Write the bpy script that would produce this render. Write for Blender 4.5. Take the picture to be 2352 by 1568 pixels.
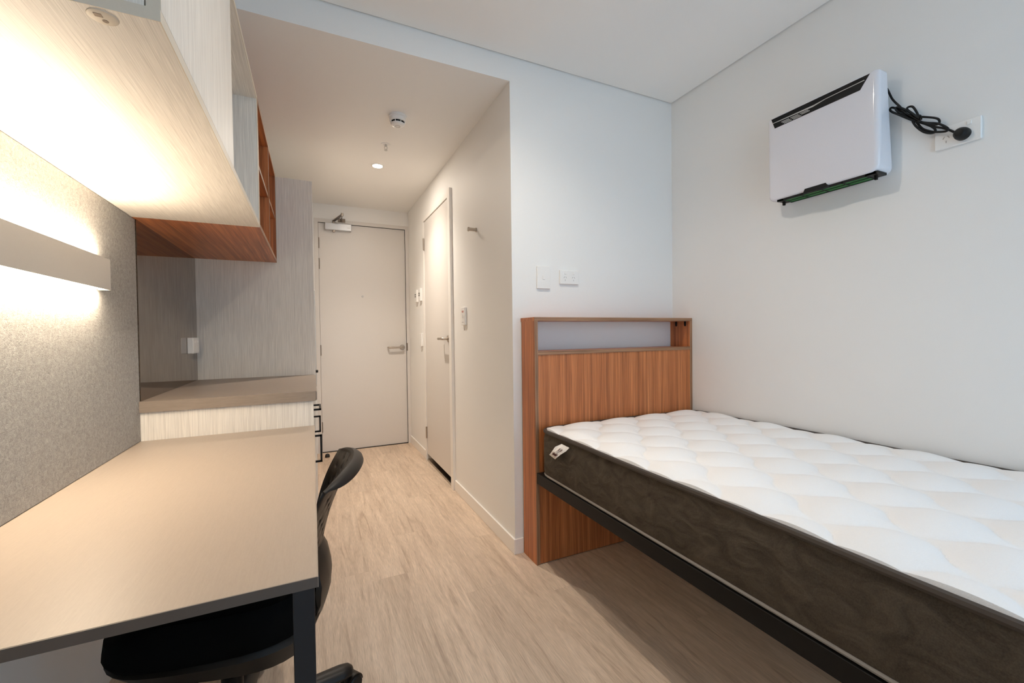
import bpy, bmesh, math, random
from mathutils import Vector, Matrix
PI = math.pi
random.seed(7)
sc = bpy.context.scene
for o in list(bpy.data.objects): bpy.data.objects.remove(o)
C = sc.collection

# ------------------------------------------------------------------ camera
F_PX, YAW, PITCH, ROLL, CAM_H = 975.85, 0.43857, -0.01735, -0.01244, 1.13415
cd = bpy.data.cameras.new('camera'); cam = bpy.data.objects.new('camera', cd); C.objects.link(cam)
cd.sensor_width = 36.0; cd.lens = F_PX * 36.0 / 2352.0; cd.clip_start = 0.02; cd.clip_end = 60
fw = Vector((math.sin(YAW)*math.cos(PITCH), math.cos(YAW)*math.cos(PITCH), math.sin(PITCH)))
rt = Vector((math.cos(YAW), -math.sin(YAW), 0)); up = rt.cross(fw)
r2 = math.cos(ROLL)*rt + math.sin(ROLL)*up; u2 = -math.sin(ROLL)*rt + math.cos(ROLL)*up
M4 = Matrix(((r2.x, u2.x, -fw.x, 0), (r2.y, u2.y, -fw.y, 0), (r2.z, u2.z, -fw.z, CAM_H), (0, 0, 0, 1)))
cam.matrix_world = M4
sc.camera = cam

# ------------------------------------------------------------------ world, exposure
SKY_COL, SKY_STR = (0.50, 0.75, 1.0, 1), 3.7
ROOM_W, CORR_W, STRIP_W = 57.0, 101.0, 7.2
EXPOSURE = 0.0
w = bpy.data.worlds.new('sky'); sc.world = w; w.use_nodes = True
bg = w.node_tree.nodes['Background']; bg.inputs[0].default_value = SKY_COL; bg.inputs[1].default_value = SKY_STR
vs = sc.view_settings
vs.view_transform = 'Standard'; vs.look = 'None'; vs.exposure = EXPOSURE; vs.gamma = 1.0; vs.use_curve_mapping = False
sc.cycles.use_denoising = True
sc.cycles.max_bounces = 12; sc.cycles.diffuse_bounces = 8; sc.cycles.sample_clamp_indirect = 8.0
sc.cycles.caustics_reflective = False; sc.cycles.caustics_refractive = False

# main dimensions (metres, camera stands at x = 0, y = 0)
XL, XR = -0.63, 2.028          # left wall, right wall
YB = 1.969                     # bed-head wall and bulkhead
YE = 4.51                      # entry wall
YW = -1.00                     # window wall
XC = 0.928                     # corridor wall
ZM, ZC = 2.538, 2.417          # room ceiling, corridor ceiling
WX0, WX1, WZ0, WZ1 = 0.50, 1.80, 0.20, 2.30   # window opening

# daylight portal in the window opening
pl = bpy.data.lights.new('window_portal', 'AREA'); pl.shape = 'RECTANGLE'; pl.size = WX1-WX0; pl.size_y = WZ1-WZ0
pl.cycles.is_portal = True
po = bpy.data.objects.new('window_portal', pl); C.objects.link(po)
po.location = ((WX0+WX1)/2, YW-0.11, (WZ0+WZ1)/2); po.rotation_euler = (PI/2, 0, PI)   # -Z of the light points to +Y

# ------------------------------------------------------------------ materials
MATS = {}
def _new(name):
    m = bpy.data.materials.new(name); m.use_nodes = True
    nt = m.node_tree; b = nt.nodes['Principled BSDF']; MATS[name] = m
    return m, nt, b
def plain(name, col, rough=0.5, metal=0.0, bump=0.0, bscale=300, spec=None, coat=0.0):
    m, nt, b = _new(name)
    b.inputs['Base Color'].default_value = (*col, 1); b.inputs['Roughness'].default_value = rough
    b.inputs['Metallic'].default_value = metal
    if spec is not None: b.inputs['Specular IOR Level'].default_value = spec
    if coat: b.inputs['Coat Weight'].default_value = coat
    # slight colour break-up so that no surface is perfectly flat
    tc = nt.nodes.new('ShaderNodeTexCoord'); n = nt.nodes.new('ShaderNodeTexNoise')
    n.inputs['Scale'].default_value = bscale; n.inputs['Detail'].default_value = 3
    nt.links.new(tc.outputs['Object'], n.inputs['Vector'])
    r = nt.nodes.new('ShaderNodeMapRange'); r.inputs[3].default_value = 0.97; r.inputs[4].default_value = 1.03
    nt.links.new(n.outputs['Fac'], r.inputs[0])
    mx = nt.nodes.new('ShaderNodeMix'); mx.data_type = 'RGBA'; mx.blend_type = 'MULTIPLY'; mx.inputs[0].default_value = 1
    mx.inputs[6].default_value = (*col, 1); nt.links.new(r.outputs[0], mx.inputs[7])
    nt.links.new(mx.outputs[2], b.inputs['Base Color'])
    if bump:
        bp = nt.nodes.new('ShaderNodeBump'); bp.inputs['Strength'].default_value = bump; bp.inputs['Distance'].default_value = 0.002
        nt.links.new(n.outputs['Fac'], bp.inputs['Height']); nt.links.new(bp.outputs[0], b.inputs['Normal'])
    return m
def wood(name, cols, axis, across=60, along=1.6, rough=0.45, fine=(420, 9), fine_amt=0.25, distort=0.4, bump=0.15, rnd=False):
    """grain along `axis`; cols = list of (pos, rgb) for the broad streaks"""
    m, nt, b = _new(name); L = nt.links.new
    tc = nt.nodes.new('ShaderNodeTexCoord')
    src = tc.outputs['Object']
    if rnd:
        oi = nt.nodes.new('ShaderNodeObjectInfo')
        mul = nt.nodes.new('ShaderNodeVectorMath'); mul.operation = 'MULTIPLY'
        mul.inputs[0].default_value = (17.3, 31.7, 11.1); L(oi.outputs['Random'], mul.inputs[1])
        ad = nt.nodes.new('ShaderNodeVectorMath'); L(src, ad.inputs[0]); L(mul.outputs[0], ad.inputs[1]); src = ad.outputs[0]
    def streak(ac, al, det, dis):
        mp = nt.nodes.new('ShaderNodeMapping'); s = [ac, ac, ac]; s['xyz'.index(axis)] = al
        mp.inputs['Scale'].default_value = s; L(src, mp.inputs['Vector'])
        n = nt.nodes.new('ShaderNodeTexNoise'); n.inputs['Scale'].default_value = 1; n.inputs['Detail'].default_value = det
        n.inputs['Distortion'].default_value = dis; L(mp.outputs[0], n.inputs['Vector']); return n
    a = streak(across, along, 4, distort); f = streak(fine[0], fine[1], 3, 0.2)
    cr = nt.nodes.new('ShaderNodeValToRGB'); e = cr.color_ramp.elements
    while len(e) < len(cols): e.new(0.5)
    for i, (p_, c_) in enumerate(cols): e[i].position = p_; e[i].color = (*c_, 1)
    L(a.outputs['Fac'], cr.inputs[0])
    r = nt.nodes.new('ShaderNodeMapRange'); r.inputs[1].default_value = 0.3; r.inputs[2].default_value = 0.7
    r.inputs[3].default_value = 1-fine_amt; r.inputs[4].default_value = 1+fine_amt*0.5; L(f.outputs['Fac'], r.inputs[0])
    mx = nt.nodes.new('ShaderNodeMix'); mx.data_type = 'RGBA'; mx.blend_type = 'MULTIPLY'; mx.inputs[0].default_value = 1
    L(cr.outputs[0], mx.inputs[6]); L(r.outputs[0], mx.inputs[7])
    out = mx.outputs[2]
    if rnd:
        r2_ = nt.nodes.new('ShaderNodeMapRange'); r2_.inputs[3].default_value = 0.94; r2_.inputs[4].default_value = 1.06
        L(oi.outputs['Random'], r2_.inputs[0])
        m2 = nt.nodes.new('ShaderNodeMix'); m2.data_type = 'RGBA'; m2.blend_type = 'MULTIPLY'; m2.inputs[0].default_value = 1
        L(out, m2.inputs[6]); L(r2_.outputs[0], m2.inputs[7]); out = m2.outputs[2]
    L(out, b.inputs['Base Color']); b.inputs['Roughness'].default_value = rough
    bp = nt.nodes.new('ShaderNodeBump'); bp.inputs['Strength'].default_value = bump; bp.inputs['Distance'].default_value = 0.001
    L(f.outputs['Fac'], bp.inputs['Height']); L(bp.outputs[0], b.inputs['Normal'])
    return m
def emit(name, col, strength):
    m, nt, b = _new(name)
    b.inputs['Base Color'].default_value = (0.9, 0.9, 0.9, 1)
    b.inputs['Emission Color'].default_value = (*col, 1); b.inputs['Emission Strength'].default_value = strength
    return m
def felt(name, c1, c2):
    m, nt, b = _new(name); L = nt.links.new
    tc = nt.nodes.new('ShaderNodeTexCoord')
    n1 = nt.nodes.new('ShaderNodeTexNoise'); n1.inputs['Scale'].default_value = 85; n1.inputs['Detail'].default_value = 6; n1.inputs['Roughness'].default_value = 0.75; n1.inputs['Distortion'].default_value = 0.8
    n2 = nt.nodes.new('ShaderNodeTexNoise'); n2.inputs['Scale'].default_value = 260; n2.inputs['Detail'].default_value = 4; n2.inputs['Distortion'].default_value = 2.0
    L(tc.outputs['Object'], n1.inputs['Vector']); L(tc.outputs['Object'], n2.inputs['Vector'])
    ad = nt.nodes.new('ShaderNodeMath'); ad.operation = 'ADD'; L(n1.outputs['Fac'], ad.inputs[0]); L(n2.outputs['Fac'], ad.inputs[1])
    cr = nt.nodes.new('ShaderNodeValToRGB'); cr.color_ramp.elements[0].position = 0.36; cr.color_ramp.elements[1].position = 0.66
    dv = nt.nodes.new('ShaderNodeMath'); dv.operation = 'MULTIPLY'; dv.inputs[1].default_value = 0.5; L(ad.outputs[0], dv.inputs[0])
    cr.color_ramp.elements[0].color = (*c1, 1); cr.color_ramp.elements[1].color = (*c2, 1); L(dv.outputs[0], cr.inputs[0])
    L(cr.outputs[0], b.inputs['Base Color']); b.inputs['Roughness'].default_value = 0.95; b.inputs['Specular IOR Level'].default_value = 0.1
    bp = nt.nodes.new('ShaderNodeBump'); bp.inputs['Strength'].default_value = 0.45; bp.inputs['Distance'].default_value = 0.003
    L(ad.outputs[0], bp.inputs['Height']); L(bp.outputs[0], b.inputs['Normal'])
    return m
def velvet(name, c1, c2):
    m, nt, b = _new(name); L = nt.links.new
    tc = nt.nodes.new('ShaderNodeTexCoord')
    n1 = nt.nodes.new('ShaderNodeTexNoise'); n1.inputs['Scale'].default_value = 15; n1.inputs['Detail'].default_value = 7; n1.inputs['Distortion'].default_value = 1.2
    n2 = nt.nodes.new('ShaderNodeTexNoise'); n2.inputs['Scale'].default_value = 350; n2.inputs['Detail'].default_value = 2
    mp = nt.nodes.new('ShaderNodeMapping'); mp.inputs['Scale'].default_value = (1, 0.75, 1.3)
    L(tc.outputs['Object'], mp.inputs['Vector']); L(mp.outputs[0], n1.inputs['Vector']); L(tc.outputs['Object'], n2.inputs['Vector'])
    cr = nt.nodes.new('ShaderNodeValToRGB'); cr.color_ramp.elements[0].position = 0.3; cr.color_ramp.elements[1].position = 0.75
    cr.color_ramp.elements[0].color = (*c1, 1); cr.color_ramp.elements[1].color = (*c2, 1)
    mxf = nt.nodes.new('ShaderNodeMath'); mxf.operation = 'MULTIPLY_ADD'; mxf.inputs[1].default_value = 0.35; L(n2.outputs['Fac'], mxf.inputs[0])
    h = nt.nodes.new('ShaderNodeMath'); h.operation = 'MULTIPLY'; h.inputs[1].default_value = 0.65; L(n1.outputs['Fac'], h.inputs[0]); L(h.outputs[0], mxf.inputs[2])
    L(mxf.outputs[0], cr.inputs[0]); L(cr.outputs[0], b.inputs['Base Color'])
    b.inputs['Roughness'].default_value = 0.85; b.inputs['Specular IOR Level'].default_value = 0.15; b.inputs['Sheen Weight'].default_value = 0.06; b.inputs['Sheen Tint'].default_value = (0.9, 0.75, 0.6, 1); b.inputs['Sheen Roughness'].default_value = 0.4
    bp = nt.nodes.new('ShaderNodeBump'); bp.inputs['Strength'].default_value = 0.45; bp.inputs['Distance'].default_value = 0.012
    L(n1.outputs['Fac'], bp.inputs['Height']); L(bp.outputs[0], b.inputs['Normal'])
    return m

plain('paint', (0.82, 0.81, 0.79), 0.6, bump=0.05, bscale=500)
plain('ceiling_paint', (0.87, 0.86, 0.84), 0.8, bump=0.04, bscale=400)
plain('trim_paint', (0.84, 0.81, 0.77), 0.35)
plain('door_paint', (0.68, 0.645, 0.61), 0.4, bump=0.03, bscale=200)
OAK = [(0.22, (0.67, 0.625, 0.565)), (0.5, (0.79, 0.745, 0.68)), (0.78, (0.84, 0.80, 0.735))]
for ax in 'xyz':
    wood('oak_'+ax, OAK, ax, across=260, along=3.6, rough=0.5, fine=(760, 10), fine_amt=0.18, distort=0.25, bump=0.2)
plain('oak_edge', (0.66, 0.585, 0.48), 0.5)
WAL = [(0.20, (0.23, 0.070, 0.021)), (0.45, (0.46, 0.148, 0.045)), (0.62, (0.60, 0.212, 0.070)), (0.85, (0.72, 0.29, 0.108))]
for ax in 'xyz':
    wood('walnut_'+ax, WAL, ax, across=62, along=0.9, rough=0.38, fine=(420, 5), fine_amt=0.38, distort=0.55, bump=0.1)
wood('walnut_edge', [(0.3, (0.20, 0.095, 0.045)), (0.7, (0.42, 0.23, 0.125))], 'x', across=200, along=2, rough=0.45)
wood('walnut_edge_z', [(0.3, (0.20, 0.095, 0.045)), (0.7, (0.42, 0.23, 0.125))], 'z', across=200, along=2, rough=0.45)
LAM = [(0.3, (0.372, 0.307, 0.250)), (0.7, (0.392, 0.325, 0.265))]
wood('laminate', LAM, 'y', across=300, along=20, rough=0.40, fine=(900, 90), fine_amt=0.04, bump=0.03)
wood('bench_laminate', [(0.3, (0.25, 0.20, 0.16)), (0.7, (0.29, 0.235, 0.19))], 'x', across=300, along=20, rough=0.38, fine=(900, 60), fine_amt=0.08, bump=0.06)
plain('desk_edge_shaded', (0.085, 0.066, 0.056), 0.5)  # desk laminate edge, its colour darkened to stand for shade
FLR = [(0.24, (0.42, 0.305, 0.222)), (0.42, (0.57, 0.44, 0.33)), (0.6, (0.645, 0.505, 0.385)), (0.82, (0.71, 0.57, 0.445))]
wood('floor_plank', FLR, 'y', across=22, along=1.9, rough=0.5, fine=(430, 22), fine_amt=0.2, distort=1.6, bump=0.08, rnd=True)
plain('subfloor', (0.30, 0.23, 0.17), 0.9)
felt('felt', (0.235, 0.225, 0.21), (0.49, 0.475, 0.45))
plain('lamp_body', (0.55, 0.52, 0.48), 0.5)
emit('lamp_diffuser', (1.0, 0.83, 0.62), 14.0)
emit('downlight_lens', (1.0, 0.90, 0.74), 30.0)
plain('white_plastic', (0.82, 0.81, 0.79), 0.3)
plain('black_plastic', (0.008, 0.008, 0.008), 0.45, spec=0.25)
plain('chair_plastic', (0.011, 0.008, 0.006), 0.42, bump=0.15, bscale=500, spec=0.32)
plain('chair_fabric', (0.003, 0.003, 0.003), 0.9, bump=0.3, bscale=800, spec=0.05)
plain('black_metal', (0.006, 0.005, 0.0045), 0.45, spec=0.2)
plain('leg_steel', (0.014, 0.015, 0.018), 0.45, spec=0.3)
plain('steel', (0.50, 0.44, 0.38), 0.30, metal=1.0)
plain('dark_steel', (0.18, 0.14, 0.11), 0.4, metal=0.8)
plain('closer_silver', (0.56, 0.56, 0.57), 0.35, metal=0.35)
plain('void', (0.004, 0.004, 0.004), 0.9)
plain('gloss_white', (0.76, 0.75, 0.79), 0.14, coat=0.3)
plain('filter_green', (0.012, 0.15, 0.02), 0.6, bump=0.3, bscale=900)
plain('silver_paint', (0.55, 0.54, 0.52), 0.35, metal=0.3)
plain('quilt_white', (0.86, 0.85, 0.845), 0.85, bump=0.35, bscale=420)
velvet('mattress_border', (0.036, 0.0275, 0.0195), (0.108, 0.086, 0.064))
plain('piping_brown', (0.040, 0.029, 0.022), 0.55)
plain('piping_grey', (0.26, 0.235, 0.21), 0.7, bump=0.4, bscale=700)
plain('tag_white', (0.84, 0.80, 0.76), 0.7)
plain('tag_print', (0.07, 0.018, 0.014), 0.7)
plain('red_print', (0.42, 0.06, 0.03), 0.6)
plain('grey_print', (0.38, 0.36, 0.34), 0.6)
plain('rubber', (0.01, 0.009, 0.008), 0.6)
m_, nt_, b_ = _new('bronze_mirror')
b_.inputs['Base Color'].default_value = (0.33, 0.27, 0.22, 1); b_.inputs['Metallic'].default_value = 1; b_.inputs['Roughness'].default_value = 0.03
m_, nt_, b_ = _new('window_glass')
tr_ = nt_.nodes.new('ShaderNodeBsdfTransparent'); gl_ = nt_.nodes.new('ShaderNodeBsdfGlossy'); gl_.inputs['Roughness'].default_value = 0.02
ms_ = nt_.nodes.new('ShaderNodeMixShader'); ms_.inputs[0].default_value = 0.06
nt_.links.new(tr_.outputs[0], ms_.inputs[1]); nt_.links.new(gl_.outputs[0], ms_.inputs[2]); nt_.links.new(ms_.outputs[0], nt_.nodes['Material Output'].inputs[0])

# ------------------------------------------------------------------ mesh helpers (all coordinates are world metres)
def box(bm, x0, x1, y0, y1, z0, z1, bev=0.0, seg=1, edges=None):
    if x0 > x1: x0, x1 = x1, x0
    if y0 > y1: y0, y1 = y1, y0
    if z0 > z1: z0, z1 = z1, z0
    v = [bm.verts.new((x, y, z)) for x in (x0, x1) for y in (y0, y1) for z in (z0, z1)]
    fs = [bm.faces.new([v[i] for i in q]) for q in ((0, 1, 3, 2), (4, 6, 7, 5), (0, 4, 5, 1), (2, 3, 7, 6), (0, 2, 6, 4), (1, 5, 7, 3))]
    if bev:
        es = set(e for f in fs for e in f.edges)
        if edges:
            def ax(e):
                d = e.verts[0].co - e.verts[1].co
                return 'xyz'[max(range(3), key=lambda i: abs(d[i]))]
            es = [e for e in es if ax(e) in edges]
        bmesh.ops.bevel(bm, geom=list(es), offset=bev, segments=seg, affect='EDGES', profile=0.5)
    return bm
def B(*a, **k): return box(bmesh.new(), *a, **k)
def cyl(bm, p0, p1, r0, r1=None, n=20, caps=True):
    p0, p1 = Vector(p0), Vector(p1); r1 = r0 if r1 is None else r1
    d = (p1-p0).normalized(); a = d.orthogonal().normalized(); b = d.cross(a)
    R = []
    for p, r in ((p0, r0), (p1, r1)):
        R.append([bm.verts.new(p + r*(math.cos(2*PI*i/n)*a + math.sin(2*PI*i/n)*b)) for i in range(n)])
    for i in range(n): bm.faces.new((R[0][i], R[0][(i+1) % n], R[1][(i+1) % n], R[1][i]))
    if caps: bm.faces.new(R[0][::-1]); bm.faces.new(R[1])
    return bm
def tube(bm, pts, r, n=10, smooth=6):
    """round tube along a Catmull-Rom path"""
    P = [Vector(p) for p in pts]
    if smooth > 1:
        Q = []
        for i in range(len(P)-1):
            a, b, c, d = P[max(i-1, 0)], P[i], P[i+1], P[min(i+2, len(P)-1)]
            for k in range(smooth):
                t = k/smooth
                Q.append(0.5*((2*b)+(c-a)*t+(2*a-5*b+4*c-d)*t*t+(3*b-a-3*c+d)*t**3))
        Q.append(P[-1]); P = Q
    rr = r if isinstance(r, (list, tuple)) else None
    t0 = (P[1]-P[0]).normalized(); a = t0.orthogonal().normalized(); rings = []
    for i, p in enumerate(P):
        t = (P[min(i+1, len(P)-1)]-P[max(i-1, 0)]).normalized()
        a = (a - t*a.dot(t)).normalized(); b = t.cross(a)
        ri = rr[0]+(rr[1]-rr[0])*i/(len(P)-1) if rr else r
        rings.append([bm.verts.new(p+ri*(math.cos(2*PI*k/n)*a+math.sin(2*PI*k/n)*b)) for k in range(n)])
    for i in range(len(rings)-1):
        for k in range(n): bm.faces.new((rings[i][k], rings[i][(k+1) % n], rings[i+1][(k+1) % n], rings[i+1][k]))
    bm.faces.new(rings[0][::-1]); bm.faces.new(rings[-1])
    return bm
def lathe(bm, c, prof, n=32, axis=Vector((0, 0, 1))):
    """profile [(r, h)] turned about `axis` through c"""
    axis = axis.normalized(); a = axis.orthogonal().normalized(); b = axis.cross(a); c = Vector(c); R = []
    for r, h in prof:
        if r < 1e-6: R.append([bm.verts.new(c+axis*h)])
        else: R.append([bm.verts.new(c+axis*h+r*(math.cos(2*PI*i/n)*a+math.sin(2*PI*i/n)*b)) for i in range(n)])
    for i in range(len(R)-1):
        p, q = R[i], R[i+1]
        for k in range(n):
            k2 = (k+1) % n
            if len(p) == 1 and len(q) == 1: continue
            if len(p) == 1: bm.faces.new((p[0], q[k2], q[k]))
            elif len(q) == 1: bm.faces.new((p[k], p[k2], q[0]))
            else: bm.faces.new((p[k], p[k2], q[k2], q[k]))
    return bm
def loft(bm, rings, close=True, cap=True):
    R = [[bm.verts.new(p) for p in r] for r in rings]; n = len(R[0])
    for i in range(len(R)-1):
        for k in range(n if close else n-1):
            bm.faces.new((R[i][k], R[i][(k+1) % n], R[i+1][(k+1) % n], R[i+1][k]))
    if cap: bm.faces.new(R[0][::-1]); bm.faces.new(R[-1])
    return bm
def prism(bm, poly, off):
    """extrude a polygon by a vector"""
    off = Vector(off); a = [bm.verts.new(p) for p in poly]; b = [bm.verts.new(Vector(p)+off) for p in poly]; n = len(a)
    bm.faces.new(a[::-1]); bm.faces.new(b)
    for i in range(n): bm.faces.new((a[i], a[(i+1) % n], b[(i+1) % n], b[i]))
    return bm
def rrect(y0, y1, z0, z1, r, n=6):
    """rounded rectangle in a plane: list of 2D points; r = radius per corner (y0z0, y1z0, y1z1, y0z1)"""
    if not isinstance(r, (list, tuple)): r = (r,)*4
    out = []
    for (cy, cz, a0, rr) in ((y0+r[0], z0+r[0], PI, r[0]), (y1-r[1], z0+r[1], 1.5*PI, r[1]), (y1-r[2], z1-r[2], 0, r[2]), (y0+r[3], z1-r[3], PI/2, r[3])):
        for k in range(n+1):
            a = a0 + PI/2*k/n; out.append((cy+rr*math.cos(a), cz+rr*math.sin(a)))
    return out
ORG = {}
def thing(name, label=None, cat=None, loc=(0, 0, 0), group=None, kind=None):
    o = bpy.data.objects.new(name, None); C.objects.link(o); o.location = loc; ORG[o] = Vector(loc); o.empty_display_size = 0.05
    tag(o, label, cat, group, kind); return o
def tag(o, label=None, cat=None, group=None, kind=None):
    if label: o['label'] = label
    if cat: o['category'] = cat
    if group: o['group'] = group
    if kind: o['kind'] = kind
    return o
def obj(name, bm, mat, parent=None, org=None, smooth=False, label=None):
    if parent is not None: g = ORG[parent]
    else: g = Vector(org) if org is not None else Vector((0, 0, 0))
    bmesh.ops.recalc_face_normals(bm, faces=bm.faces[:])
    bmesh.ops.translate(bm, verts=bm.verts[:], vec=-g)
    me = bpy.data.meshes.new(name); bm.to_mesh(me); bm.free(); me.materials.append(MATS[mat])
    o = bpy.data.objects.new(name, me); C.objects.link(o)
    if parent is not None: o.parent = parent
    else: o.location = g
    ORG[o] = g
    if smooth:
        for p_ in me.polygons: p_.use_smooth = True
        me.set_sharp_from_angle(angle=math.radians(40))
    if label: o['label'] = label
    return o
def struct(name, bm, mat, label, cat, org=(0, 0, 0)):
    return tag(obj(name, bm, mat, None, org), label, cat, kind='structure')

# ------------------------------------------------------------------ the room shell
T = 0.12
fl = struct('floor', B(XL-T, XR+T, YW-T, YE+0.2, -0.06, -0.006), 'subfloor', 'pale brown wood-look vinyl plank floor', 'floor')
# planks: 180 mm wide, 1.22 m long, running from the window to the entry door
PW, PL = 0.18, 1.22
pm = B(0, PW-0.0002, 0, PL-0.0003, -0.006, 0.0)
me = bpy.data.meshes.new('plank'); pm.to_mesh(me); pm.free(); me.materials.append(MATS['floor_plank'])
SEAMS = {0: 2.135, 2: 2.45, 5: 1.61}
rest = {}                       # short ends share mesh data by size
def plank(x0, x1, y0, y1):
    key = (round(x1-x0, 3), round(y1-y0, 3))
    if key == (round(PW, 3), round(PL, 3)): d = me
    elif key in rest: d = rest[key]
    else:
        b = B(0, key[0]-0.0002, 0, key[1]-0.0003, -0.006, 0.0)
        d = bpy.data.meshes.new('plank'); b.to_mesh(d); b.free(); d.materials.append(MATS['floor_plank']); rest[key] = d
    o = bpy.data.objects.new('plank', d); C.objects.link(o); o.location = (x0, y0, 0); o.parent = fl
k = -5
while True:
    x0 = 0.048 + k*PW
    if x0 > XR: break
    xa, xb = max(x0, XL), min(x0+PW, XR)
    if xb - xa > 0.01:
        s = SEAMS.get(k, 0.35 + (k*0.47) % PL)
        s -= PL*math.ceil((s-YW)/PL)
        y = s
        while y < YE+0.05:
            ya, yb = max(y, YW), min(y+PL, YE+0.05)
            if yb-ya > 0.02: plank(xa, xb, ya, yb)
            y += PL
    k += 1

struct('wall_left', B(XL-T, XL, YW-T, YE+0.2, 0, ZM+0.1), 'paint', 'white painted wall behind the desk and bench', 'wall')
struct('wall_right', B(XR, XR+T, YW-T, YE+0.2, 0, ZM+0.1), 'paint', 'plain off-white wall along the bed', 'wall')
struct('wall_bed_head', B(XC, XR, YB, YB+0.1, 0, ZM+0.1), 'paint', 'white wall behind the walnut headboard', 'wall')
b = B(XL, XC, YB, YB+0.1, ZC, ZM+0.1)
struct('trim_1', b, 'paint', 'white bulkhead face above the corridor opening', 'bulkhead')
# corridor wall with the bathroom door opening
DY0, DY1, DZ = 3.030, 3.805, 2.150
b = bmesh.new()
box(b, XC, XC+0.1, YB+0.1, DY0-0.03, 0, ZC+0.1); box(b, XC, XC+0.1, DY1+0.03, YE+0.1, 0, ZC+0.1); box(b, XC, XC+0.1, DY0-0.03, DY1+0.03, DZ+0.03, ZC+0.1)
struct('wall_corridor', b, 'paint', 'cream painted corridor wall around the bathroom door', 'wall')
# entry wall: solid backing and a recess for the door
EX0, EX1, EZ = 0.066, 0.894, 2.238
b = bmesh.new()
box(b, XL, XC+0.1, YE+0.09, YE+0.2, 0, ZC+0.1)
box(b, XL, EX0, YE, YE+0.09, 0, ZC+0.1); box(b, EX1, XC+0.1, YE, YE+0.09, 0, ZC+0.1); box(b, EX0, EX1, YE, YE+0.09, EZ, ZC+0.1)
box(b, XC+0.1, XR, YE, YE+0.2, 0, ZC+0.1)
struct('wall_entry', b, 'paint', 'pale end wall around the entry door', 'wall')
struct('wall_shade_pier', B(XL, -0.22, YW, 0.28, 0, ZM+0.1), 'paint', 'added white wall pier out of view, shading the window end of the desk', 'wall')  # unseen pier, added to keep window light off the desk's near end
# window wall behind the camera
b = bmesh.new()
box(b, XL, WX0, YW-T, YW, 0, ZM+0.1); box(b, WX1, XR, YW-T, YW, 0, ZM+0.1)
box(b, WX0, WX1, YW-T, YW, 0, WZ0); box(b, WX0, WX1, YW-T, YW, WZ1, ZM+0.1)
struct('wall_window', b, 'paint', 'white wall around the tall window', 'wall')
wn = thing('window_1', 'tall aluminium framed window lighting the room', 'window', ((WX0+WX1)/2, YW-0.06, WZ0), kind='structure')
b = bmesh.new(); fwd = 0.045
for (x0, x1, z0, z1) in ((WX0, WX0+fwd, WZ0, WZ1), (WX1-fwd, WX1, WZ0, WZ1), (WX0+fwd, WX1-fwd, WZ0, WZ0+fwd), (WX0+fwd, WX1-fwd, WZ1-fwd, WZ1)):
    box(b, x0, x1, YW-0.09, YW-0.04, z0, z1)
obj('window_frame', b, 'silver_paint', wn)
xm = (WX0+WX1)/2
obj('mullion', B(xm-0.022, xm+0.022, YW-0.085, YW-0.045, WZ0+fwd, WZ1-fwd), 'silver_paint', wn)
for (x0, x1) in ((WX0+fwd, xm-0.022), (xm+0.022, WX1-fwd)):
    obj('pane', B(x0, x1, YW-0.068, YW-0.062, WZ0+fwd, WZ1-fwd), 'window_glass', wn)
# ceilings; the room ceiling stops short of the walls and leaves a shadow gap
G = 0.009
b = bmesh.new(); box(b, XL, XR-G, YW, YB-G, ZM, ZM+0.012); box(b, XL-T, XR+T, YW-T, YB, ZM+0.012, ZM+0.1)
struct('ceiling', b, 'ceiling_paint', 'flat white ceiling over the bed area with shadow gap edge', 'ceiling')
struct('ceiling_corridor', B(XL-T, XR+T, YB+0.1, YE+0.2, ZC, ZC+0.12), 'paint', 'lower flat ceiling over the entry corridor', 'ceiling')
# baseboards
SK = 0.078
struct('baseboard_corridor', B(XC-0.010, XC, YB-0.010, DY0-0.062, 0, SK, bev=0.0015), 'trim_paint', 'white baseboard on corridor wall between bathroom door and bed', 'baseboard')
struct('baseboard_corridor_end', B(XC-0.010, XC, DY1+0.05, YE, 0, SK, bev=0.0015), 'trim_paint', 'short white baseboard between bathroom door and entry door', 'baseboard')
struct('baseboard_bed_head', B(XC, 0.9725, YB-0.010, YB, 0, SK, bev=0.0015), 'trim_paint', 'short white baseboard return beside the headboard', 'baseboard')
struct('baseboard_right', B(XR-0.010, XR, YW, 1.815, 0, SK, bev=0.0015), 'trim_paint', 'white baseboard behind the bed', 'baseboard')

# ------------------------------------------------------------------ doors
def lever(parent, rose_c, out, along, length, drop_back=0.03, so=0.048):
    """round rose with a bent tubular lever: out = away from the leaf, along = direction of the lever"""
    out, along, c = Vector(out), Vector(along), Vector(rose_c)
    b = lathe(bmesh.new(), c, [(0, 0), (0.026, 0), (0.026, 0.006), (0.023, 0.009), (0.0, 0.009)], 28, out)
    h = obj('handle', b, 'steel', parent, smooth=True, label='brushed steel lever handle')
    p = [c+out*0.006, c+out*(so-0.012), c+out*(so-0.003)+along*0.004, c+out*so+along*0.014, c+out*so+along*(length*0.6), c+out*so+along*(length-0.014), c+out*(so-0.004)+along*(length-0.003), c+out*(so-0.016)+along*length, c+out*(so-drop_back)+along*length]
    obj('lever', tube(bmesh.new(), p, 0.0095, 12, 5), 'steel', h, smooth=True)
    return h
d1 = thing('door_1', 'flat warm-grey entry door with overhead closer and lever handle', 'door', (0.48, YE, 0), kind='structure')
LY = YE+0.012
leaf = obj('door_leaf', B(0.0680, 0.8922, LY, LY+0.042, 0.006, 2.2360, bev=0.0008), 'door_paint', d1)
b = bmesh.new(); FP = 0.004
box(b, EX0-0.036, EX0, YE-FP, YE+0.06, 0, EZ+0.036); box(b, EX1, XC-0.001, YE-FP, YE+0.06, 0, EZ+0.036); box(b, EX0, EX1, YE-FP, YE+0.06, EZ, EZ+0.036)
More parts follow.
